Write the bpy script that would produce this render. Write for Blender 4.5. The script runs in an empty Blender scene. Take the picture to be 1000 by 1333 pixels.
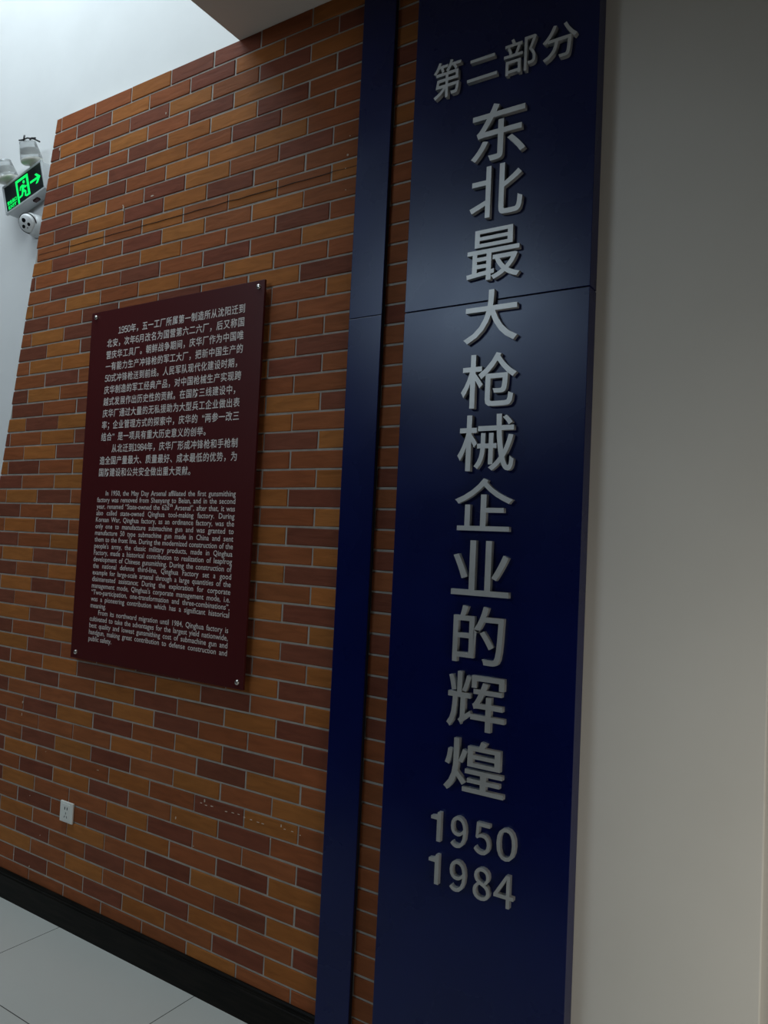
import bpy, bmesh, math, random
from mathutils import Matrix, Vector

# ------------------------------------------------------------------ camera, world, light, exposure
scn = bpy.context.scene
COL = scn.collection
H_CAM, DIST, FPX = 1.654, 2.05986, 996.32

cam_data = bpy.data.cameras.new('camera')
cam = bpy.data.objects.new('camera', cam_data)
COL.objects.link(cam)
cam_data.sensor_fit = 'VERTICAL'
cam_data.sensor_height = 32.0
cam_data.lens = 32.0 * FPX / 1333.0
cam_data.clip_start = 0.02
R = ((0.83835, 0.01547, -0.54491), (0.54313, 0.06175, 0.83737), (0.04661, -0.99797, 0.04337))
cam.matrix_world = Matrix(((R[0][0], -R[0][1], -R[0][2], 0.0),
                           (R[1][0], -R[1][1], -R[1][2], -DIST),
                           (R[2][0], -R[2][1], -R[2][2], H_CAM),
                           (0, 0, 0, 1)))
scn.camera = cam

world = bpy.data.worlds.new('world')
scn.world = world
world.use_nodes = True
world.node_tree.nodes['Background'].inputs[0].default_value = (0.72, 0.86, 1.0, 1)
world.node_tree.nodes['Background'].inputs[1].default_value = 0.3


def area(name, loc, target, sx, sy, power, color):
    l = bpy.data.lights.new(name, 'AREA')
    l.shape = 'RECTANGLE'
    l.size, l.size_y, l.energy, l.color = sx, sy, power, color
    o = bpy.data.objects.new(name, l)
    COL.objects.link(o)
    o.location = loc
    d = Vector(target) - Vector(loc)
    o.rotation_euler = d.to_track_quat('-Z', 'Y').to_euler()
    return o


# daylight through the roof light, the high rear window and the low window to the right
area('skylight_daylight', (-3.4, -0.85, 5.55), (-3.4, -0.85, 0), 1.9, 1.3, 66, (0.80, 0.93, 1.0))
area('clerestory_daylight', (-3.45, -4.95, 4.15), (-3.45, 0, 4.15), 2.3, 0.8, 52, (0.76, 0.89, 1.0))
area('side_window_daylight', (0.92, -0.95, 0.85), (-0.45, -0.35, 0.6), 0.9, 1.1, 9.5, (1.0, 0.91, 0.78))

scn.view_settings.view_transform = 'Standard'
scn.view_settings.look = 'None'
scn.view_settings.exposure = 0.0
scn.view_settings.gamma = 1.0
scn.view_settings.use_curve_mapping = False


# ------------------------------------------------------------------ materials
def mat(name, color, rough=0.5, metal=0.0, spec=0.5, emit=None, estr=0.0):
    m = bpy.data.materials.new(name)
    m.use_nodes = True
    b = m.node_tree.nodes['Principled BSDF']
    b.inputs['Base Color'].default_value = (*color, 1)
    b.inputs['Roughness'].default_value = rough
    b.inputs['Metallic'].default_value = metal
    b.inputs['Specular IOR Level'].default_value = spec
    if emit:
        b.inputs['Emission Color'].default_value = (*emit, 1)
        b.inputs['Emission Strength'].default_value = estr
    return m


def noise_mix(m, c2, scale=(1, 1, 1), nscale=6.0, lo=0.4, hi=0.65, bump=0.0, detail=4.0, rough=None):
    """mix a second colour over the base by object-space noise; optional bump and roughness variation"""
    nt = m.node_tree
    b = nt.nodes['Principled BSDF']
    tc = nt.nodes.new('ShaderNodeTexCoord')
    mp = nt.nodes.new('ShaderNodeMapping')
    mp.inputs['Scale'].default_value = scale
    nz = nt.nodes.new('ShaderNodeTexNoise')
    nz.inputs['Scale'].default_value = nscale
    nz.inputs['Detail'].default_value = detail
    nt.links.new(tc.outputs['Object'], mp.inputs[0])
    nt.links.new(mp.outputs[0], nz.inputs['Vector'])
    rp = nt.nodes.new('ShaderNodeMapRange')
    rp.inputs['From Min'].default_value = lo
    rp.inputs['From Max'].default_value = hi
    nt.links.new(nz.outputs[0], rp.inputs['Value'])
    mx = nt.nodes.new('ShaderNodeMix')
    mx.data_type = 'RGBA'
    mx.inputs[6].default_value = b.inputs['Base Color'].default_value
    mx.inputs[7].default_value = (*c2, 1)
    nt.links.new(rp.outputs[0], mx.inputs[0])
    nt.links.new(mx.outputs[2], b.inputs['Base Color'])
    if bump:
        bp = nt.nodes.new('ShaderNodeBump')
        bp.inputs['Strength'].default_value = bump
        bp.inputs['Distance'].default_value = 0.01
        nt.links.new(nz.outputs[0], bp.inputs['Height'])
        nt.links.new(bp.outputs[0], b.inputs['Normal'])
    if rough:
        rr = nt.nodes.new('ShaderNodeMapRange')
        rr.inputs['To Min'].default_value, rr.inputs['To Max'].default_value = rough
        nt.links.new(nz.outputs[0], rr.inputs['Value'])
        nt.links.new(rr.outputs[0], b.inputs['Roughness'])
    return m


M = {}
M['plaster'] = noise_mix(mat('white_plaster', (0.80, 0.80, 0.79), 0.85, spec=0.2), (0.77, 0.77, 0.76), nscale=3, bump=0.02)
M['plaster_warm'] = noise_mix(mat('cream_plaster', (0.78, 0.77, 0.72), 0.85, spec=0.2), (0.75, 0.74, 0.69), nscale=2, bump=0.02)
M['unseen_dark'] = noise_mix(mat('unseen_wall_dark', (0.050, 0.050, 0.052), 0.8, spec=0.2), (0.045, 0.045, 0.047), nscale=3)  # invented dark tone for unseen walls, keeps the panel reflections dim
M['added_dark_floor'] = noise_mix(mat('added_dark_floor', (0.030, 0.030, 0.034), 0.95, spec=0.05), (0.022, 0.022, 0.026), nscale=60, bump=0.2)  # for the added rear floor, dark to cut bounce light
M['ceiling'] = noise_mix(mat('ceiling_paint', (0.70, 0.67, 0.64), 0.9, spec=0.1), (0.67, 0.645, 0.615), nscale=3)
M['skirting'] = noise_mix(mat('black_granite', (0.004, 0.0035, 0.003), 0.45, spec=0.12), (0.011, 0.009, 0.007), scale=(1, 1, 12), nscale=6, bump=0.05)
M['blue'] = noise_mix(mat('blue_lacquer', (0.0008, 0.004, 0.060), 0.33, spec=0.40), (0.001, 0.005, 0.070),
                      nscale=4, rough=(0.22, 0.34))
M['blue'].node_tree.nodes['Principled BSDF'].inputs['Specular Tint'].default_value = (0.72, 0.83, 1.0, 1)
M['seam'] = mat('seam_dark', (0.004, 0.004, 0.01), 0.7)
M['silver'] = noise_mix(mat('silver_lettering', (0.56, 0.58, 0.58), 0.45, metal=0.55), (0.50, 0.52, 0.52), nscale=14)
M['maroon'] = noise_mix(mat('maroon_lacquer', (0.075, 0.009, 0.010), 0.38, spec=0.32), (0.070, 0.008, 0.009), nscale=2)
M['print'] = mat('pale_print', (0.72, 0.67, 0.63), 0.6)
M['steel'] = mat('polished_steel', (0.72, 0.70, 0.66), 0.28, metal=1.0)
M['socket'] = mat('white_plastic', (0.82, 0.83, 0.78), 0.35)
M['hole'] = mat('dark_slot', (0.006, 0.006, 0.006), 0.8)
M['signcase'] = mat('aluminium_case', (0.62, 0.64, 0.65), 0.38, metal=0.35)
M['signface'] = mat('smoked_face', (0.020, 0.026, 0.026), 0.15)
M['green'] = mat('green_glow', (0.0, 0.35, 0.08), 0.4, emit=(0.0, 1.0, 0.13), estr=0.95)
M['lens'] = mat('clear_prismatic_plastic', (0.86, 0.88, 0.88), 0.12)
M['lens'].node_tree.nodes['Principled BSDF'].inputs['Transmission Weight'].default_value = 0.75
M['lampbase'] = mat('lamp_base_plastic', (0.74, 0.73, 0.66), 0.4)
M['reflector'] = mat('lamp_reflector', (0.75, 0.76, 0.76), 0.3, metal=0.8)
M['camera_white'] = mat('camera_shell', (0.78, 0.79, 0.79), 0.35)
M['camera_black'] = mat('camera_glass', (0.008, 0.008, 0.010), 0.12)
M['black'] = mat('black_plastic', (0.010, 0.010, 0.012), 0.5)
M['red'] = mat('dark_red_plastic', (0.050, 0.010, 0.008), 0.4)
M['wire'] = mat('grey_wire', (0.45, 0.46, 0.46), 0.5)
M['frame'] = mat('window_frame_paint', (0.70, 0.72, 0.72), 0.5)


def tile_floor():
    m = mat('polished_floor_tiles', (0.60, 0.61, 0.58), 0.22)
    nt = m.node_tree
    b = nt.nodes['Principled BSDF']
    tc = nt.nodes.new('ShaderNodeTexCoord')
    sep = nt.nodes.new('ShaderNodeSeparateXYZ')
    nt.links.new(tc.outputs['Object'], sep.inputs[0])

    def groove(axis, off):
        a = nt.nodes.new('ShaderNodeMath'); a.operation = 'ADD'; a.inputs[1].default_value = off
        nt.links.new(sep.outputs[axis], a.inputs[0])
        p = nt.nodes.new('ShaderNodeMath'); p.operation = 'PINGPONG'; p.inputs[1].default_value = 0.4
        nt.links.new(a.outputs[0], p.inputs[0])
        l = nt.nodes.new('ShaderNodeMath'); l.operation = 'LESS_THAN'; l.inputs[1].default_value = 0.0017
        nt.links.new(p.outputs[0], l.inputs[0])
        return l
    gx, gy = groove(0, 2.85), groove(1, 0.455)
    mxm = nt.nodes.new('ShaderNodeMath'); mxm.operation = 'MAXIMUM'
    nt.links.new(gx.outputs[0], mxm.inputs[0]); nt.links.new(gy.outputs[0], mxm.inputs[1])
    nz = nt.nodes.new('ShaderNodeTexNoise'); nz.inputs['Scale'].default_value = 1.6; nz.inputs['Detail'].default_value = 5
    nt.links.new(tc.outputs['Object'], nz.inputs['Vector'])
    tone = nt.nodes.new('ShaderNodeMix'); tone.data_type = 'RGBA'
    tone.inputs[6].default_value = (0.60, 0.61, 0.57, 1); tone.inputs[7].default_value = (0.66, 0.67, 0.63, 1)
    nt.links.new(nz.outputs[0], tone.inputs[0])
    mx = nt.nodes.new('ShaderNodeMix'); mx.data_type = 'RGBA'
    nt.links.new(mxm.outputs[0], mx.inputs[0])
    nt.links.new(tone.outputs[2], mx.inputs[6])
    mx.inputs[7].default_value = (0.06, 0.06, 0.055, 1)
    nt.links.new(mx.outputs[2], b.inputs['Base Color'])
    return m


def brick_material():
    m = mat('fired_brick', (0.3, 0.1, 0.05), 0.65, spec=0.08)
    nt = m.node_tree
    b = nt.nodes['Principled BSDF']
    at = nt.nodes.new('ShaderNodeAttribute'); at.attribute_name = 'tone'
    tc = nt.nodes.new('ShaderNodeTexCoord')
    mp = nt.nodes.new('ShaderNodeMapping'); mp.inputs['Scale'].default_value = (1, 1, 5)
    mp.inputs['Rotation'].default_value = (0, math.radians(8), 0)
    nz = nt.nodes.new('ShaderNodeTexNoise'); nz.inputs['Scale'].default_value = 9; nz.inputs['Detail'].default_value = 6
    nz.inputs['Distortion'].default_value = 0.6
    nt.links.new(tc.outputs['Object'], mp.inputs[0]); nt.links.new(mp.outputs[0], nz.inputs['Vector'])
    rg = nt.nodes.new('ShaderNodeMapRange')
    rg.inputs['From Min'].default_value = 0.25; rg.inputs['From Max'].default_value = 0.75
    rg.inputs['To Min'].default_value = 0.82; rg.inputs['To Max'].default_value = 1.18
    nt.links.new(nz.outputs[0], rg.inputs['Value'])
    hs = nt.nodes.new('ShaderNodeHueSaturation')
    nt.links.new(at.outputs['Color'], hs.inputs['Color']); nt.links.new(rg.outputs[0], hs.inputs['Value'])
    nt.links.new(hs.outputs[0], b.inputs['Base Color'])
    bp = nt.nodes.new('ShaderNodeBump'); bp.inputs['Strength'].default_value = 0.18; bp.inputs['Distance'].default_value = 0.01
    nt.links.new(nz.outputs[0], bp.inputs['Height']); nt.links.new(bp.outputs[0], b.inputs['Normal'])
    return m


M['tiles'] = tile_floor()
M['brick'] = brick_material()
M['lime'] = mat('lime_specks', (0.62, 0.52, 0.42), 0.9, spec=0.1)
M['mortar'] = noise_mix(mat('pale_mortar', (0.48, 0.455, 0.41), 0.95, spec=0.1), (0.40, 0.38, 0.34), nscale=25, bump=0.1)


# ------------------------------------------------------------------ helpers
def link(name, me, m=None, parent=None):
    o = bpy.data.objects.new(name, me)
    COL.objects.link(o)
    if m is not None:
        for mm in (m if isinstance(m, (list, tuple)) else [m]):
            me.materials.append(mm)
    if parent:
        o.parent = parent
    return o


def mesh(name, bm, m=None, parent=None, smooth=False):
    bmesh.ops.recalc_face_normals(bm, faces=bm.faces)
    me = bpy.data.meshes.new(name)
    bm.to_mesh(me)
    bm.free()
    if smooth:
        for p in me.polygons:
            p.use_smooth = True
    return link(name, me, m, parent)


def add_box(bm, x0, x1, y0, y1, z0, z1, bev=0.0, seg=2, mi=0):
    t = bmesh.new()
    bmesh.ops.create_cube(t, size=1)
    bmesh.ops.scale(t, vec=(x1 - x0, y1 - y0, z1 - z0), verts=t.verts)
    bmesh.ops.translate(t, vec=((x0 + x1) / 2, (y0 + y1) / 2, (z0 + z1) / 2), verts=t.verts)
    if bev:
        bmesh.ops.bevel(t, geom=list(t.edges), offset=bev, segments=seg, profile=0.5, affect='EDGES')
    merge(bm, t, mi=mi)


def merge(bm, t, mtx=None, mi=0):
    if mtx is not None:
        bmesh.ops.transform(t, matrix=mtx, verts=t.verts)
    vm = {v: bm.verts.new(v.co) for v in t.verts}
    for f in t.faces:
        nf = bm.faces.new([vm[v] for v in f.verts])
        nf.material_index = mi
        nf.smooth = f.smooth
    t.free()


def box(name, x0, x1, y0, y1, z0, z1, m, parent=None, bev=0.0, seg=2):
    bm = bmesh.new()
    add_box(bm, x0, x1, y0, y1, z0, z1, bev, seg)
    return mesh(name, bm, m, parent)


def lathe(bm, prof, n=32, mtx=None, mi=0, smooth=True):
    """profile of (radius, height along +Z)"""
    t = bmesh.new()
    rings = []
    for r, z in prof:
        if r < 1e-6:
            rings.append([t.verts.new((0, 0, z))])
        else:
            rings.append([t.verts.new((r * math.cos(2 * math.pi * i / n), r * math.sin(2 * math.pi * i / n), z)) for i in range(n)])
    for a, b in zip(rings[:-1], rings[1:]):
        for i in range(n):
            j = (i + 1) % n
            if len(a) == 1 and len(b) == 1:
                continue
            if len(a) == 1:
                f = t.faces.new((a[0], b[i], b[j]))
            elif len(b) == 1:
                f = t.faces.new((a[i], a[j], b[0]))
            else:
                f = t.faces.new((a[i], a[j], b[j], b[i]))
            f.smooth = smooth
    merge(bm, t, mtx, mi)


def tube(bm, pts, r, n=8):
    t = bmesh.new()
    pts = [Vector(p) for p in pts]
    rings = []
    for i, p in enumerate(pts):
        d = (pts[min(i + 1, len(pts) - 1)] - pts[max(i - 1, 0)]).normalized()
        u = d.orthogonal().normalized()
        if rings:
            u = (prev_u - d * prev_u.dot(d)).normalized()
        prev_u = u
        v = d.cross(u)
        rings.append([t.verts.new(p + (u * math.cos(2 * math.pi * k / n) + v * math.sin(2 * math.pi * k / n)) * r) for k in range(n)])
    for a, b in zip(rings[:-1], rings[1:]):
        for k in range(n):
            f = t.faces.new((a[k], a[(k + 1) % n], b[(k + 1) % n], b[k]))
            f.smooth = True
    t.faces.new(rings[0])
    t.faces.new(rings[-1])
    merge(bm, t)


def thing(name, label, cat, loc=(0, 0, 0)):
    o = bpy.data.objects.new(name, None)
    COL.objects.link(o)
    o.empty_display_size = 0.1
    o.location = loc
    o['label'] = label
    o['category'] = cat
    return o


def struct(o):
    o['kind'] = 'structure'
    return o


def text_mesh(body, extrude=0.0, offset=0.0, res=4, word=1.0, bevel=0.0):
    """glyph outlines of a string as a mesh in its XY plane"""
    cu = bpy.data.curves.new('lettering', 'FONT')
    cu.body = body
    cu.extrude = extrude
    cu.offset = offset
    cu.resolution_u = res
    cu.space_word = word
    cu.bevel_depth = bevel
    o = bpy.data.objects.new('lettering', cu)
    COL.objects.link(o)
    bpy.context.view_layer.update()
    me = bpy.data.meshes.new_from_object(o.evaluated_get(bpy.context.evaluated_depsgraph_get()))
    bpy.data.objects.remove(o)
    bpy.data.curves.remove(cu)
    return me


def area_edge(me):
    a = sum(p.area for p in me.polygons)
    use = {}
    for p in me.polygons:
        for k in p.edge_keys:
            use[k] = use.get(k, 0) + 1
    vs = me.vertices
    return a, sum((vs[i].co - vs[j].co).length for (i, j), n in use.items() if n == 1)


_glyphs = {}


def glyph(ch, want, extrude=0.0, best=4):
    """one character, its strokes thickened as far towards `want` as its outline still fills cleanly"""
    if (ch, want, best) not in _glyphs:
        ref = []
        for res in (2, 3, 4, 5, 6):
            q = text_mesh(ch, offset=0.0005, res=res)
            ref.append(area_edge(q))
            bpy.data.meshes.remove(q)
        a0, p0 = sorted(r[0] for r in ref)[2], sorted(r[1] for r in ref)[2]
        pick = None
        for f in (1.0, 0.85, 0.7, 0.55, 0.4, 0.25, 0.1, 0.02):
            for res in (best, best + 1, best + 2, 3, 2):
                q = text_mesh(ch, offset=want * f, res=res)
                a1, p1 = area_edge(q)
                bpy.data.meshes.remove(q)
                if abs(a1 / (a0 + want * f * p0) - 1) < 0.02 and abs(p1 / p0 - 1) < 0.09:
                    pick = (want * f, res)
                    break
            if pick:
                break
        _glyphs[(ch, want, best)] = pick or (0.0, 3)
    off, res = _glyphs[(ch, want, best)]
    return text_mesh(ch, extrude=extrude, offset=off, res=res)


def bounds(me):
    xs = [v.co.x for v in me.vertices]
    ys = [v.co.y for v in me.vertices]
    return min(xs), max(xs), min(ys), max(ys)


def polygon_prism(bm, pts, y0, y1, mi=0):
    """pts in (x, z), extruded from y0 to y1"""
    a = [bm.verts.new((x, y0, z)) for x, z in pts]
    b = [bm.verts.new((x, y1, z)) for x, z in pts]
    f = bm.faces.new(a); f.material_index = mi
    f = bm.faces.new(b[::-1]); f.material_index = mi
    n = len(pts)
    for i in range(n):
        f = bm.faces.new((a[i], b[i], b[(i + 1) % n], a[(i + 1) % n]))
        f.material_index = mi


# ------------------------------------------------------------------ room shell
BRICK_TOP = 3.574
SOFFIT_X = -2.107
X0, X1, Y0, ZTOP = -8.0, 1.0, -5.0, 5.6
PIL_X = -0.221                       # right edge of the white pier beside the blue panel

struct(box('floor', X0 - 0.2, X1 + 0.2, -1.655, 1.7, -0.2, 0.0, M['tiles']))
struct(box('floor_rear_added', X0 - 0.2, X1 + 0.2, Y0 - 0.2, -1.655, -0.2, 0.0, M['added_dark_floor']))  # invented dark floor out of view, damps bounce and haze on the panel
struct(box('ceiling_lower', SOFFIT_X, X1 + 0.2, Y0 - 0.2, 1.7, BRICK_TOP, BRICK_TOP + 0.25, M['ceiling']))
struct(box('wall_bulkhead', SOFFIT_X, SOFFIT_X + 0.12, Y0, 0.07, BRICK_TOP + 0.25, ZTOP, M['plaster']))


def plate_with_hole(name, axis, at0, at1, a0, a1, b0, b1, h, m):
    """slab in the two axes other than `axis`, with one rectangular opening h=(a,a,b,b)"""
    bm = bmesh.new()
    for (p, q, r, s) in ((a0, h[0], b0, b1), (h[1], a1, b0, b1), (h[0], h[1], b0, h[2]), (h[0], h[1], h[3], b1)):
        if axis == 'z':
            add_box(bm, p, q, r, s, at0, at1)
        elif axis == 'y':
            add_box(bm, p, q, at0, at1, r, s)
        else:
            add_box(bm, at0, at1, p, q, r, s)
    return struct(mesh(name, bm, m))


plate_with_hole('ceiling_upper', 'z', ZTOP, ZTOP + 0.2, X0, SOFFIT_X + 0.12, Y0, 0.27, (-4.4, -2.4, -1.55, -0.15), M['plaster'])
plate_with_hole('wall_rear', 'y', Y0 - 0.2, Y0, X0, X1, 0, ZTOP, (-4.65, -2.25, 3.7, 4.6), M['unseen_dark'])
plate_with_hole('wall_right', 'x', X1, X1 + 0.2, Y0, 1.7, 0, BRICK_TOP, (-1.5, -0.4, 0.2, 1.5), M['unseen_dark'])
struct(box('wall_left', X0 - 0.2, X0, Y0, 0.27, 0, ZTOP, M['unseen_dark']))
struct(box('wall_back', X0, SOFFIT_X + 0.12, 0.07, 0.27, 0, ZTOP, M['plaster']))
struct(box('wall_far', SOFFIT_X, X1, 1.5, 1.7, 0, BRICK_TOP, M['plaster_warm']))


def window_frame(name, axis, at, h, n):
    bm = bmesh.new()
    a0, a1, b0, b1 = h
    w = 0.05
    bars = [(a0, a1, b0, b0 + w), (a0, a1, b1 - w, b1), (a0, a0 + w, b0, b1), (a1 - w, a1, b0, b1)]
    for i in range(1, n):
        c = a0 + (a1 - a0) * i / n
        bars.append((c - w / 2, c + w / 2, b0, b1))
    for (p, q, r, s) in bars:
        if axis == 'z':
            add_box(bm, p, q, r, s, at - 0.03, at + 0.03)
        elif axis == 'y':
            add_box(bm, p, q, at - 0.03, at + 0.03, r, s)
        else:
            add_box(bm, at - 0.03, at + 0.03, p, q, r, s)
    return struct(mesh(name, bm, M['frame']))


window_frame('window_1', 'z', ZTOP + 0.12, (-4.4, -2.4, -1.55, -0.15), 3)
window_frame('window_2', 'y', Y0 - 0.12, (-4.65, -2.25, 3.7, 4.6), 4)
window_frame('window_3', 'x', X1 + 0.12, (-1.5, -0.4, 0.2, 1.5), 2)

# white pier beside the blue panel
struct(box('wall_pier', -0.70, PIL_X, 0.0, 0.27, 0, BRICK_TOP, M['plaster_warm'], bev=0.004))

# brick wall: every brick is bevelled relief on one mortar slab, the left end is cut on a slant
random.seed(7)
P_BR, C_BR, JT = 0.2479, 0.0668, 0.0072


def left_edge(z):
    return -3.268 - 0.162 * (3.574 - z)


TONES = {'D': (0.188, 0.059, 0.034), 'M': (0.276, 0.088, 0.034), 'O': (0.345, 0.124, 0.034)}
MIX_ROWS = {0: 'MMMMODDMODM', 4: 'MMOMDOODMDO', 5: 'MDODOMDMMMO', 6: 'MOMDMOOOMMM', 7: 'ODOMDOMDMOM', 8: 'OMDODODMMMM', 9: 'DMOMOMOMOMM',
            10: 'OODMDOMOMMM', 11: 'DMOMOMMDMMM', 12: 'OMDMDMDMOMM', 13: 'OMOMOMOMMMM', 14: 'MDMDMDMODMM', 15: 'MODOMDMMOMM',
            16: 'MDODMOMMMMM', 17: 'MOOMDMOMMDO', 18: 'OMDMODMMDMM', 19: 'DOMDOMODMMM', 20: 'MDMDMOMMMMM', 21: 'ODOMDMMODMM',
            22: 'DMODMOMOMMM', 23: 'MODMOMMDOMM', 24: 'ODMOMDMMMMM', 39: 'DMMDODMMDMO', 40: 'MMDODMODMMO', 41: 'DMMMOMDOMMO',
            42: 'MMDODMOMOMM', 43: 'DOMMOMDOMMM', 44: 'MMDODMODMMO', 45: 'DOMMODMMDMO', 46: 'MMDMDOMDOMM', 47: 'DOMOMDOMDMM',
            48: 'MMDMDMMDOMM', 49: 'DOMOMDOMDMM', 50: 'MMDMDOMDOMM', 51: 'MMMMMMOMMMM'}


def tone(r, k):
    """which of the three firings brick k of course r has"""
    if r in MIX_ROWS and -6 <= k <= 4:
        return MIX_ROWS[r][k + 6]
    if r < 5:
        return {2: 'D', 0: 'O', 1: 'M'}[k % 3] if r % 2 else {1: 'D', 2: 'O', 0: 'M'}[k % 3]
    return {0: 'D', 1: 'M', 2: 'O'}[k % 3] if r % 2 else {2: 'D', 0: 'M', 1: 'O'}[k % 3]


# pale lime specks and chips on the brick faces: x, z, width, height
SPECKS = [(-2.064, .689, .0058, .0136), (-2.056, .674, .0135, .003), (-2.027, .677, .0135, .003), (-2.081, .677, .0115, .0023), (-1.954, .674, .0135, .0023),
          (-1.922, .677, .0154, .0023), (-1.894, .678, .0115, .0023), (-1.866, .674, .0135, .0023), (-1.834, .673, .0135, .0023), (-1.802, .672, .0135, .0023),
          (-1.78, .672, .0154, .0023), (-1.697, .684, .0048, .0121), (-1.681, .677, .0115, .0023), (-1.647, .677, .0115, .0023), (-1.613, .673, .0077, .003),
          (-2.21, .593, .0048, .0106), (-2.108, .514, .0048, .0038), (-1.742, .629, .0038, .0061), (-3.234, .872, .0054, .0097), (-3.04, .687, .0031, .0024),
          (-3.135, .478, .0031, .0024), (-3.042, .328, .0031, .003), (-3.227, .198, .0054, .0036), (-3.106, .178, .0046, .0061), (-3.234, .817, .0023, .0145),
          (-2.68, .678, .0154, .0018), (-3.233, 3.422, .005, .0158), (-2.742, 3.042, .006, .0315), (-2.559, 3.057, .022, .0063), (-2.505, 3.394, .006, .011),
          (-2.746, 3.056, .006, .0047), (-1.556, 2.986, .0077, .0091), (-1.55, 3.052, .0048, .0038), (-1.562, 2.94, .0048, .003), (-1.557, 2.864, .0048, .003)]


def brick_wall():
    bm = bmesh.new()
    cl = bm.loops.layers.float_color.new('tone')
    zb = 0.0
    # mortar slab with a slanted left end
    polygon_prism(bm, [(left_edge(zb) + 0.003, zb), (-0.70, zb), (-0.70, BRICK_TOP), (left_edge(BRICK_TOP) + 0.003, BRICK_TOP)], 0.0025, 0.068, 1)
    r = 0
    while True:
        zt = BRICK_TOP - r * C_BR - (JT / 2 if r else 0.0)
        zl = BRICK_TOP - (r + 1) * C_BR + JT / 2
        if zt < 0.03:
            break
        zl = max(zl, 0.0)
        base = -2.241 if r % 2 == 0 else -2.120
        for k in range(-9, 7):
            xa = base + k * P_BR + JT / 2 + random.uniform(-.0012, .0012)
            xb = base + (k + 1) * P_BR - JT / 2 + random.uniform(-.0012, .0012)
            if xa > -0.72:
                continue
            xb = min(xb, -0.70)
            lt, ll = left_edge(zt), left_edge(zl)
            if xb < lt + 0.012:
                continue
            at_, al_ = max(xa, lt), max(xa, ll)
            dz1, dz2 = random.uniform(-.0008, .0008), random.uniform(-.0008, .0008)
            q = [(al_, zl + dz1), (xb, zl + dz2), (xb, zt + dz2), (at_, zt + dz1)]
            if xb - al_ < 0.006:
                continue
            e, yf = 0.0022, random.uniform(-.0010, .0006)
            cx_, cz_ = sum(p[0] for p in q) / 4, sum(p[1] for p in q) / 4
            back = [bm.verts.new((x, 0.0035, z)) for x, z in q]
            mid = [bm.verts.new((x, yf + 0.0012, z)) for x, z in q]
            fr = [bm.verts.new((x + math.copysign(min(e, abs(cx_ - x) * .5), cx_ - x), yf - 0.0008, z + math.copysign(min(e, abs(cz_ - z) * .5), cz_ - z))) for x, z in q]
            c = TONES[tone(r, k)]
            j = random.uniform(0.90, 1.10)
            g = random.uniform(0.95, 1.05)
            c4 = (c[0] * j, c[1] * j * g, c[2] * j * g, 1)
            fs = [bm.faces.new(fr)]
            for a, b in ((back, mid), (mid, fr)):
                for i in range(4):
                    fs.append(bm.faces.new((a[i], a[(i + 1) % 4], b[(i + 1) % 4], b[i])))
            for f in fs:
                f.material_index = 0
                for lp in f.loops:
                    lp[cl] = c4
        r += 1
    for x, z, w, h in SPECKS:
        polygon_prism(bm, [(x + w / 2 * math.cos(a) * random.uniform(.7, 1.1), z + h / 2 * math.sin(a) * random.uniform(.7, 1.1)) for a in (i * math.pi / 4 for i in range(8))], -0.0030, 0.0, 2)
    # long dark scratch running through the tenth course
    n, xa, xb = 40, -3.34, -1.515
    zs = [2.9405 + 0.0012 * math.sin(i * 1.7) + random.uniform(-.0012, .0012) for i in range(n + 1)]
    for i in range(n):
        p, q = xa + (xb - xa) * i / n, xa + (xb - xa) * (i + 1) / n
        polygon_prism(bm, [(p, zs[i] - .0006), (q, zs[i + 1] - .0006), (q, zs[i + 1] + .0006), (p, zs[i] + .0006)], -0.0026, 0.0, 3)
    return mesh('wall_brick', bm, [M['brick'], M['mortar'], M['lime'], M['hole']])


struct(brick_wall())

# skirting board along the brick wall, moulded top edge
bm = bmesh.new()
prof = [(0.0, 0.0), (-0.013, 0.0), (-0.013, 0.098), (-0.0105, 0.101), (-0.0105, 0.106), (-0.012, 0.109), (-0.010, 0.116), (-0.005, 0.121), (0.0, 0.121)]
va = [bm.verts.new((left_edge(0), y - 0.0015, z)) for y, z in prof]
vb = [bm.verts.new((-0.67, y - 0.0015, z)) for y, z in prof]
for i in range(len(prof)):
    j = (i + 1) % len(prof)
    bm.faces.new((va[i], va[j], vb[j], vb[i]))
bm.faces.new(va)
bm.faces.new(vb[::-1])
struct(mesh('baseboard_back', bm, M['skirting']))

# ------------------------------------------------------------------ tall blue sign panel with raised lettering
PX0, PX1, PY = -1.259, -0.671, -0.060
SEAM = 2.381
panel = thing('sign_panel', 'wide dark blue wall panel with large raised silver characters and the years 1950 1984', 'sign', ((PX0 + PX1) / 2, 0, 0))


def sheet(name, x0, x1, y0, y1, z0, z1, parent, m=None, bev=0.0012):
    c = parent.location
    return box(name, x0 - c.x, x1 - c.x, y0 - c.y, y1 - c.y, z0 - c.z, z1 - c.z, m or M['blue'], parent, bev=bev, seg=2)


sheet('lower_sheet', PX0, PX1, PY, -0.004, 0.001, SEAM - 0.0015, panel)
sheet('upper_sheet', PX0, PX1, PY, -0.004, SEAM + 0.0015, BRICK_TOP - 0.001, panel)
sheet('backing_frame', PX0 + 0.004, PX1 - 0.004, PY + 0.004, -0.003, 0.002, BRICK_TOP - 0.002, panel, M['seam'], bev=0)

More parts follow.
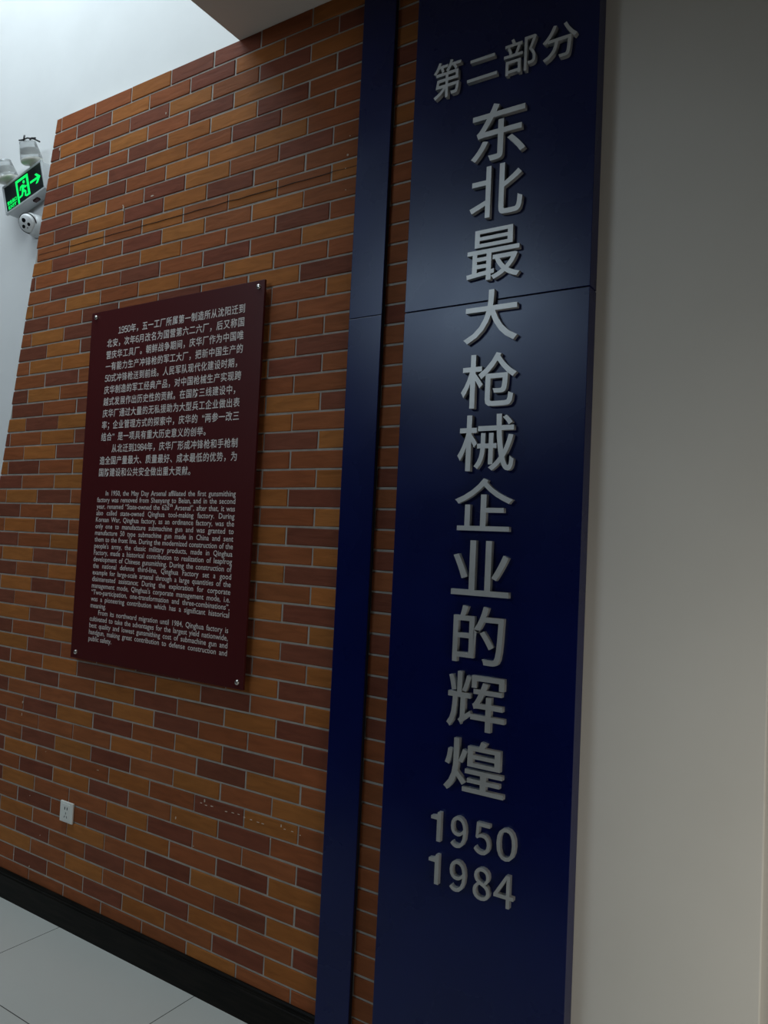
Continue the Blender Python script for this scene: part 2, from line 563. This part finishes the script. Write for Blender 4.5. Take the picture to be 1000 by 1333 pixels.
GLYPHS = [('第', -1.183, -1.089, 3.031, 3.146), ('二', -1.066, -0.968, 3.053, 3.120), ('部', -0.947, -0.847, 3.036, 3.142), ('分', -0.828, -0.727, 3.040, 3.140),
          ('东', -1.042, -0.869, 2.794, 2.965), ('北', -1.039, -0.872, 2.624, 2.778), ('最', -1.040, -0.871, 2.438, 2.590), ('大', -1.041, -0.871, 2.254, 2.408),
          ('枪', -1.042, -0.868, 2.063, 2.222), ('械', -1.045, -0.867, 1.880, 2.043), ('企', -1.046, -0.864, 1.708, 1.859), ('业', -1.047, -0.866, 1.522, 1.680),
          ('的', -1.034, -0.877, 1.329, 1.493), ('辉', -1.044, -0.864, 1.144, 1.304), ('煌', -1.045, -0.859, 0.965, 1.115),
          ('1', -1.080, -1.048, 0.811, 0.894), ('9', -1.015, -0.966, 0.808, 0.896), ('5', -0.941, -0.892, 0.808, 0.895), ('0', -0.873, -0.817, 0.809, 0.897),
          ('1', -1.082, -1.049, 0.690, 0.774), ('9', -1.013, -0.963, 0.687, 0.774), ('8', -0.939, -0.888, 0.685, 0.773), ('4', -0.876, -0.818, 0.685, 0.772)]


def numeral_one():
    """upright numeral one with a short flag, no foot"""
    b1 = bmesh.new()
    polygon_prism(b1, [(0.62, 0.0), (1.0, 0.0), (1.0, 2.6), (0.70, 2.6), (0.62, 2.38), (0.42, 2.24), (0.0, 2.18), (0.0, 1.90), (0.62, 1.90)], -0.05, 0.05)
    for v in b1.verts:
        v.co = (v.co.x, v.co.z, v.co.y)
    bmesh.ops.recalc_face_normals(b1, faces=b1.faces)
    m1 = bpy.data.meshes.new('digit')
    b1.to_mesh(m1)
    b1.free()
    return m1


for ch, x0, x1, z0, z1 in GLYPHS:
    digit = ch.isdigit()
    if ch == '1':
        me = numeral_one()
    else:
        me = glyph(chr(ord(ch) + 0xFEE0) if digit else ch, 0.005 if digit else 0.007, extrude=0.05)
    a0, a1, b0, b1 = bounds(me)
    for v in me.vertices:
        u, w, t = v.co
        v.co = (x0 + (u - a0) / (a1 - a0) * (x1 - x0) - panel.location.x, PY - 0.0075 - t / 0.05 * 0.0075 + 0.0002, z0 + (w - b0) / (b1 - b0) * (z1 - z0))
    me.update()
    link('digit' if digit else 'character', me, M['silver'], panel)

# ------------------------------------------------------------------ narrow blue strip
SX0, SX1, SY = -1.5020, -1.3715, -0.021
strip = thing('cladding_strip', 'narrow plain blue vertical strip on the brick wall beside the lettered panel', 'wall strip', ((SX0 + SX1) / 2, 0, 0))
strip['kind'] = 'thing'
SS = 2.402
sheet('lower_sheet', SX0, SX1, SY, SY + 0.004, 0.001, SS - 0.001, strip)
sheet('upper_sheet', SX0, SX1, SY, SY + 0.004, SS + 0.001, BRICK_TOP - 0.001, strip)
sheet('backing_frame', SX0 + 0.001, SX1 - 0.001, SY + 0.003, -0.0032, 0.002, BRICK_TOP - 0.002, strip, M['seam'], bev=0)

# ------------------------------------------------------------------ maroon text plaque on stand-off screws
LX0, LX1, LZ0, LZ1, LY = -2.870, -1.8805, 1.1195, 2.5935, -0.030
plaque = thing('text_plaque', 'dark maroon text board in Chinese and English screwed to the brick wall', 'plaque', ((LX0 + LX1) / 2, 0, LZ0))
C0 = plaque.location
box('board', LX0 - C0.x, LX1 - C0.x, LY, LY + 0.010, 0, LZ1 - LZ0, M['maroon'], plaque, bev=0.0008)
for sx, sz in ((-1.907, 2.569), (-2.838, 2.571), (-2.834, 1.146), (-1.907, 1.144)):
    bm = bmesh.new()
    mtx = Matrix.Translation((sx - C0.x, LY, sz - C0.z)) @ Matrix.Rotation(math.radians(90), 4, 'X')
    lathe(bm, [(0, 0.0085), (0.005, 0.0082), (0.0085, 0.0062), (0.0095, 0.003), (0.0095, -0.0002), (0.006, -0.0003), (0.006, -0.0262), (0, -0.0262)], 24, mtx)
    mesh('screw', bm, M['steel'], plaque)

CN = ['1950年，五一工厂所属第一制造所从沈阳迁到', '北安，次年6月改名为国营第六二六厂，后又称国', '营庆华工具厂。朝鲜战争期间，庆华厂作为中国唯',
      '一有能力生产冲锋枪的军工大厂，把新中国生产的', '50式冲锋枪送到前线。人民军队现代化建设时期，', '庆华制造的军工经典产品，对中国枪械生产实现跨',
      '越式发展作出历史性的贡献。在国防三线建设中，', '庆华厂通过大量的无私援助为大型兵工企业做出表', '率；企业管理方式的探索中，庆华的“两参一改三',
      '结合”是一项具有重大历史意义的创举。', '从北迁到1984年，庆华厂形成冲锋枪和手枪制', '造全国产量最大、质量最好、成本最低的优势，为', '国防建设和公共安全做出重大贡献。']
CN_X = [(-2.687, -1.970), (-2.756, -1.970), (-2.756, -1.970), (-2.756, -1.970), (-2.756, -1.995), (-2.756, -1.970), (-2.756, -1.997), (-2.756, -1.970),
        (-2.756, -1.970), (-2.756, -2.138), (-2.683, -1.970), (-2.756, -1.970), (-2.756, -2.208)]
EN = ['In 1950, the May Day Arsenal affiliated the first gunsmithing', 'factory was removed from Shenyang to Beian, and in the second',
      'year, renamed “State-owned the 626ᵗʰ Arsenal”, after that, it was', 'also called state-owned Qinghua tool-making factory. During',
      'Korean War, Qinghua factory, as an ordinance factory, was the', 'only one to manufacture submachine gun and was granted to',
      'manufacture 50 type submachine gun made in China and sent', 'them to the front line. During the modernized construction of the',
      "people's army, the classic military products, made in Qinghua", 'Factory, made a historical contribution to realization of leapfrog',
      'development of Chinese gunsmithing. During the construction of', 'the national defense third-line, Qinghua Factory set a good',
      'example for large-scale arsenal through a large quantities of the', 'disinterested assistance; During the exploration for corporate',
      "management mode, Qinghua's corporate management mode, i.e.", '“Two-participation, one-transformation and three-combinations”,',
      'was a pioneering contribution which has a significant historical', 'meaning.', 'From its northward migration until 1984, Qinghua factory is',
      'cultivated to take the advantages for the largest yield nationwide,', 'best quality and lowest gunsmithing cost of submachine gun and',
      'handgun, making great contribution to defense construction and', 'public safety.']


def place_text(bm, me, sx, sz, x, z):
    a0 = bounds(me)[0]
    vm = [bm.verts.new((x + (v.co.x - a0) * sx - C0.x, LY - 0.0004 - v.co.z, z + v.co.y * sz - C0.z)) for v in me.vertices]
    for p in me.polygons:
        try:
            bm.faces.new([vm[i] for i in p.vertices])
        except ValueError:
            pass
    bpy.data.meshes.remove(me)


bm = bmesh.new()
for i, (s, (xa, xb)) in enumerate(zip(CN, CN_X)):
    parts, pen = [], 0.0
    for ch in s:
        me = glyph(chr(ord(ch) + 0xFEE0) if ch.isdigit() else ch, 0.009, best=2)
        a0, a1, _, _ = bounds(me)
        if ch.isdigit():
            parts.append((me, pen + 0.27 - (a1 - a0) / 2, a0))
            pen += 0.54
        elif ch == '“':
            parts.append((me, pen + 0.95 - (a1 - a0), a0))
            pen += 1.0
        elif ch == '”':
            parts.append((me, pen + 0.05, a0))
            pen += 1.0
        else:
            parts.append((me, pen + a0, a0))
            pen += 1.0
    x_lo = parts[0][1]
    x_hi = parts[-1][1] + bounds(parts[-1][0])[1] - bounds(parts[-1][0])[0]
    sx = (xb - xa) / (x_hi - x_lo)
    for me, px, a0 in parts:
        place_text(bm, me, sx * 0.95, 0.0372, xa + (px - x_lo + 0.02) * sx, 2.4855 - i * 0.0497)
o = mesh('chinese_text', bm, M['print'], plaque)
o['label'] = 'thirteen lines of pale Chinese print'
bm = bmesh.new()
for i, s in enumerate(EN):
    xa = -2.703 if i in (0, 18) else -2.756
    sx, word = 0.0288, 1.0
    if i not in (17, 22):
        w = []
        for t in (1.0, 2.0):
            q = text_mesh(s, res=1, word=t)
            b_ = bounds(q)
            w.append(b_[1] - b_[0])
            bpy.data.meshes.remove(q)
        tgt = -1.966 - xa
        word = min(max(1 + (tgt / sx - w[0]) / (w[1] - w[0]), 1.0), 2.6)
        sx = tgt / (w[0] + (word - 1) * (w[1] - w[0]))
    place_text(bm, text_mesh(s, offset=0.005, res=2, word=word), sx, 0.0292, xa, 1.8060 - i * 0.02745)
o = mesh('english_text', bm, M['print'], plaque)
o['label'] = 'small pale English print below the Chinese'

# ------------------------------------------------------------------ wall socket
sock = thing('wall_socket', 'white five-hole wall socket low on the brick wall below the maroon plaque', 'socket', (-2.860, 0, 0.469))
box('cover_plate', -0.043, 0.043, -0.0105, -0.0015, -0.043, 0.043, M['socket'], sock, bev=0.0035, seg=3)
box('socket_insert', -0.026, 0.026, -0.0118, -0.009, -0.034, 0.034, M['socket'], sock, bev=0.0012)
bm = bmesh.new()
for px, pz, w, hh, an in ((-0.0075, 0.016, 0.0022, 0.0055, 0), (0.0085, 0.016, 0.0022, 0.0055, 0), (0.0, -0.004, 0.0013, 0.0045, 0),
                          (-0.0075, -0.0185, 0.0013, 0.0048, 28), (0.0075, -0.0185, 0.0013, 0.0048, -28)):
    t = bmesh.new()
    add_box(t, -w, w, -0.0007, 0.0007, -hh, hh)
    merge(bm, t, Matrix.Translation((px, -0.0118, pz)) @ Matrix.Rotation(math.radians(an), 4, 'Y'))
mesh('socket_holes', bm, M['hole'], sock)

# ------------------------------------------------------------------ emergency exit sign, hung crooked on the white wall
sign = thing('exit_sign', 'crooked green-lit running-man exit sign with two emergency lamp heads on the white wall', 'exit sign', (-3.515, 0.0, 3.304))
sign.rotation_euler = Matrix.Rotation(math.radians(3.8), 4, 'Z').to_3x3().__matmul__(
    Matrix.Rotation(math.radians(2.0), 4, 'X').to_3x3() @ Matrix.Rotation(math.radians(-15.5), 4, 'Y').to_3x3()).to_euler()
W2, H2 = 0.1515, 0.076
bm = bmesh.new()
add_box(bm, -W2 + 0.004, W2 - 0.004, 0.010, 0.064, -H2 + 0.004, H2 - 0.004, bev=0.003)
mesh('housing', bm, M['signcase'], sign)
bm = bmesh.new()
fw = 0.011
for x0, x1, z0, z1 in ((-W2, W2, H2 - fw, H2), (-W2, W2, -H2, -H2 + fw), (-W2, -W2 + fw, -H2 + fw, H2 - fw), (W2 - fw, W2, -H2 + fw, H2 - fw)):
    add_box(bm, x0, x1, 0.0, 0.014, z0, z1, bev=0.0025)
mesh('bezel', bm, M['signcase'], sign)
box('face_panel', -W2 + fw - 0.001, W2 - fw + 0.001, 0.003, 0.009, -H2 + fw - 0.001, H2 - fw + 0.001, M['signface'], sign)
YF = 0.0026


def ribbon(bm, a, b, w0, w1=None):
    w1 = w0 if w1 is None else w1
    a, b = Vector(a), Vector(b)
    d = (b - a).normalized()
    n = Vector((-d.y, d.x))
    pts = [a + n * w0, b + n * w1, b - n * w1, a - n * w0]
    polygon_prism(bm, [(p.x, p.y) for p in pts], YF - 0.0008, YF + 0.001)


bm = bmesh.new()                      # door frame and running figure
polygon_prism(bm, [(-0.052, -0.063), (-0.040, -0.063), (-0.040, 0.043), (-0.052, 0.056)], YF - 0.0006, YF + 0.001)
polygon_prism(bm, [(-0.052, 0.056), (-0.040, 0.043), (0.028, 0.043), (0.042, 0.056)], YF - 0.0006, YF + 0.001)
polygon_prism(bm, [(0.028, 0.043), (0.042, 0.056), (0.042, -0.052), (0.028, -0.045)], YF - 0.0006, YF + 0.001)
polygon_prism(bm, [(0.012, -0.052), (0.042, -0.052), (0.028, -0.043), (0.014, -0.043)], YF - 0.0006, YF + 0.001)
t = [(0.007 + 0.0078 * math.cos(a * math.pi / 10), 0.028 + 0.0078 * math.sin(a * math.pi / 10)) for a in range(20)]
polygon_prism(bm, t, YF - 0.0006, YF + 0.001)
ribbon(bm, (0.000, 0.014), (-0.008, -0.014), 0.009, 0.007)         # torso
ribbon(bm, (-0.002, 0.015), (-0.020, 0.012), 0.004, 0.0035)        # rear arm
ribbon(bm, (-0.020, 0.013), (-0.026, -0.004), 0.0035, 0.003)
ribbon(bm, (0.004, 0.012), (0.013, -0.003), 0.004, 0.0035)         # front arm
ribbon(bm, (0.013, -0.003), (0.023, 0.003), 0.0035, 0.003)
ribbon(bm, (-0.004, -0.012), (0.012, -0.024), 0.006, 0.005)        # front leg
ribbon(bm, (0.012, -0.022), (0.006, -0.046), 0.005, 0.004)
ribbon(bm, (-0.008, -0.012), (-0.016, -0.034), 0.006, 0.0045)      # rear leg
ribbon(bm, (-0.016, -0.033), (-0.038, -0.036), 0.0045, 0.004)
mesh('running_figure', bm, M['green'], sign)
bm = bmesh.new()
polygon_prism(bm, [(0.052, -0.005), (0.094, -0.005), (0.094, 0.006), (0.052, 0.006)], YF - 0.0006, YF + 0.001)
polygon_prism(bm, [(0.089, -0.024), (0.104, -0.024), (0.128, 0.0005), (0.104, 0.025), (0.089, 0.025), (0.110, 0.0005)], YF - 0.0006, YF + 0.001)
polygon_prism(bm, [(0.090, -0.005), (0.115, -0.004), (0.115, 0.005), (0.090, 0.006)], YF - 0.0005, YF + 0.0009)
mesh('arrow', bm, M['green'], sign)
for s, nm, x0, x1, z0, z1 in (('安全出口', 'chinese_lettering', -0.130, -0.060, -0.036, -0.015), ('EXIT', 'english_lettering', -0.126, -0.064, -0.058, -0.042)):
    me = text_mesh(s, extrude=0.02, offset=0.012, res=2)
    a0, a1, b0, b1 = bounds(me)
    for v in me.vertices:
        u, w, t = v.co
        v.co = (x0 + (u - a0) / (a1 - a0) * (x1 - x0), YF - t * 0.03, z0 + (w - b0) / (b1 - b0) * (z1 - z0))
    me.update()
    link(nm, me, M['green'], sign)
box('charge_indicator', 0.028, 0.062, 0.022, 0.040, -H2 - 0.004, -H2 + 0.006, M['red'], sign, bev=0.001)
box('lamp_mount', -0.060, 0.050, 0.020, 0.045, H2 - 0.006, H2 + 0.010, M['signcase'], sign, bev=0.003)


def lamp_head(x, z, tilt):
    head = link('lamp_head', bpy.data.meshes.new('lamp_head'), None, sign)
    bmh = bmesh.new()
    mtx = Matrix.Translation((x, 0.012, z)) @ Matrix.Rotation(math.radians(tilt), 4, 'Y') @ Matrix.Rotation(math.radians(14), 4, 'X') @ Matrix.Scale(1.32, 4)
    # socket and dish at the bottom, the drum of clear ribbed plastic above
    lathe(bmh, [(0, -0.010), (0.011, -0.010), (0.012, 0.004), (0.034, 0.008), (0.0385, 0.013), (0.0385, 0.019), (0.035, 0.019), (0.018, 0.015), (0, 0.013)], 32, mtx)
    bmesh.ops.recalc_face_normals(bmh, faces=bmh.faces)
    bmh.to_mesh(head.data)
    bmh.free()
    head.data.materials.append(M['lampbase'])
    bl = bmesh.new()
    prof = [(0.0385, 0.016), (0.0385, 0.022)]
    for i in range(11):
        zz = 0.026 + i * 0.0045
        rr = 0.0385 - 0.0008 * i
        prof += [(rr, zz), (rr - 0.0020, zz + 0.0022)]
    prof += [(0.030, 0.079), (0.022, 0.083), (0, 0.085)]
    lathe(bl, prof, 32, mtx)
    mesh('lamp_lens', bl, M['lens'], head)
    br = bmesh.new()
    lathe(br, [(0, 0.030), (0.012, 0.032), (0.026, 0.040), (0.031, 0.055)], 24, mtx)
    mesh('reflector', br, M['reflector'], head)


lamp_head(-0.106, 0.080, 4)
lamp_head(0.078, 0.084, 10)
bm = bmesh.new()                      # black cable tie round the right lamp head
tube(bm, [(0.080, -0.048, 0.188), (0.110, -0.050, 0.174), (0.136, -0.046, 0.172), (0.158, -0.030, 0.164), (0.176, -0.010, 0.148)], 0.0036, 6)
tube(bm, [(0.114, -0.050, 0.166), (0.122, -0.053, 0.176), (0.124, -0.050, 0.190)], 0.0042, 6)
tube(bm, [(0.146, -0.042, 0.158), (0.154, -0.036, 0.168), (0.168, -0.024, 0.166)], 0.0038, 6)
mesh('cable_tie', bm, M['black'], sign)
bm = bmesh.new()
tube(bm, [(0.092, 0.035, 0.105), (0.112, 0.040, 0.098), (0.135, 0.046, 0.066), (0.158, 0.055, 0.045), (0.166, 0.064, 0.040)], 0.0022, 6)
mesh('wire', bm, M['wire'], sign)

# ------------------------------------------------------------------ turret security camera below the sign
turret = thing('security_camera', 'white turret security camera with three dark lenses under the exit sign', 'camera', (-3.470, 0.07, 3.125))
aim = Vector((0.30, -0.80, -0.42)).normalized()
bm = bmesh.new()
mb = Matrix.Rotation(math.radians(90), 4, 'X')
lathe(bm, [(0, 0.0), (0.052, 0.0), (0.054, 0.004), (0.054, 0.020), (0.051, 0.034), (0.044, 0.046), (0.036, 0.050), (0, 0.050)], 40, mb)
mesh('base', bm, M['camera_white'], turret)
bm = bmesh.new()
qa = aim.to_track_quat('Z', 'Y').to_matrix().to_4x4()
head_c = Vector((-0.004, -0.048, 0.004))
mh = Matrix.Translation(head_c) @ qa
prof = [(0.047 * math.cos(math.radians(a)), 0.047 * math.sin(math.radians(a))) for a in range(-80, 31, 10)]
prof = [(0, -0.047)] + prof + [(0.0385, 0.028), (0.036, 0.031), (0, 0.031)]
lathe(bm, prof, 40, mh)
ball = mesh('camera_ball', bm, M['camera_white'], turret)
bm = bmesh.new()
lathe(bm, [(0.0475, 0.012), (0.0485, 0.014), (0.0470, 0.018), (0.0440, 0.017)], 40, mh)
mesh('black_ring', bm, M['black'], turret)  # thin black ring round the camera ball
# basis on the face of the ball
ux = (mh.to_3x3() @ Vector((1, 0, 0)))
uy = (mh.to_3x3() @ Vector((0, 1, 0)))
up = Vector((0, 0, 1)) - aim * aim.z
up.normalize()
rt = aim.cross(up) * -1
if rt.x < 0:
    rt = -rt
up = (up * math.cos(0.22) - rt * math.sin(0.22)).normalized()
rt = (rt - up * rt.dot(up)).normalized()
for a, b, r in ((-0.004, 0.016, 0.0105), (-0.017, -0.010, 0.0085), (0.014, -0.008, 0.0082), (0.000, -0.021, 0.0030)):
    c = head_c + aim * 0.031 + rt * a + up * b
    bm = bmesh.new()
    lathe(bm, [(0, 0.0012), (r * 0.8, 0.0010), (r, 0.0002), (r, -0.003), (0, -0.003)], 24, Matrix.Translation(c) @ qa)
    mesh('lens', bm, M['camera_black'], turret)
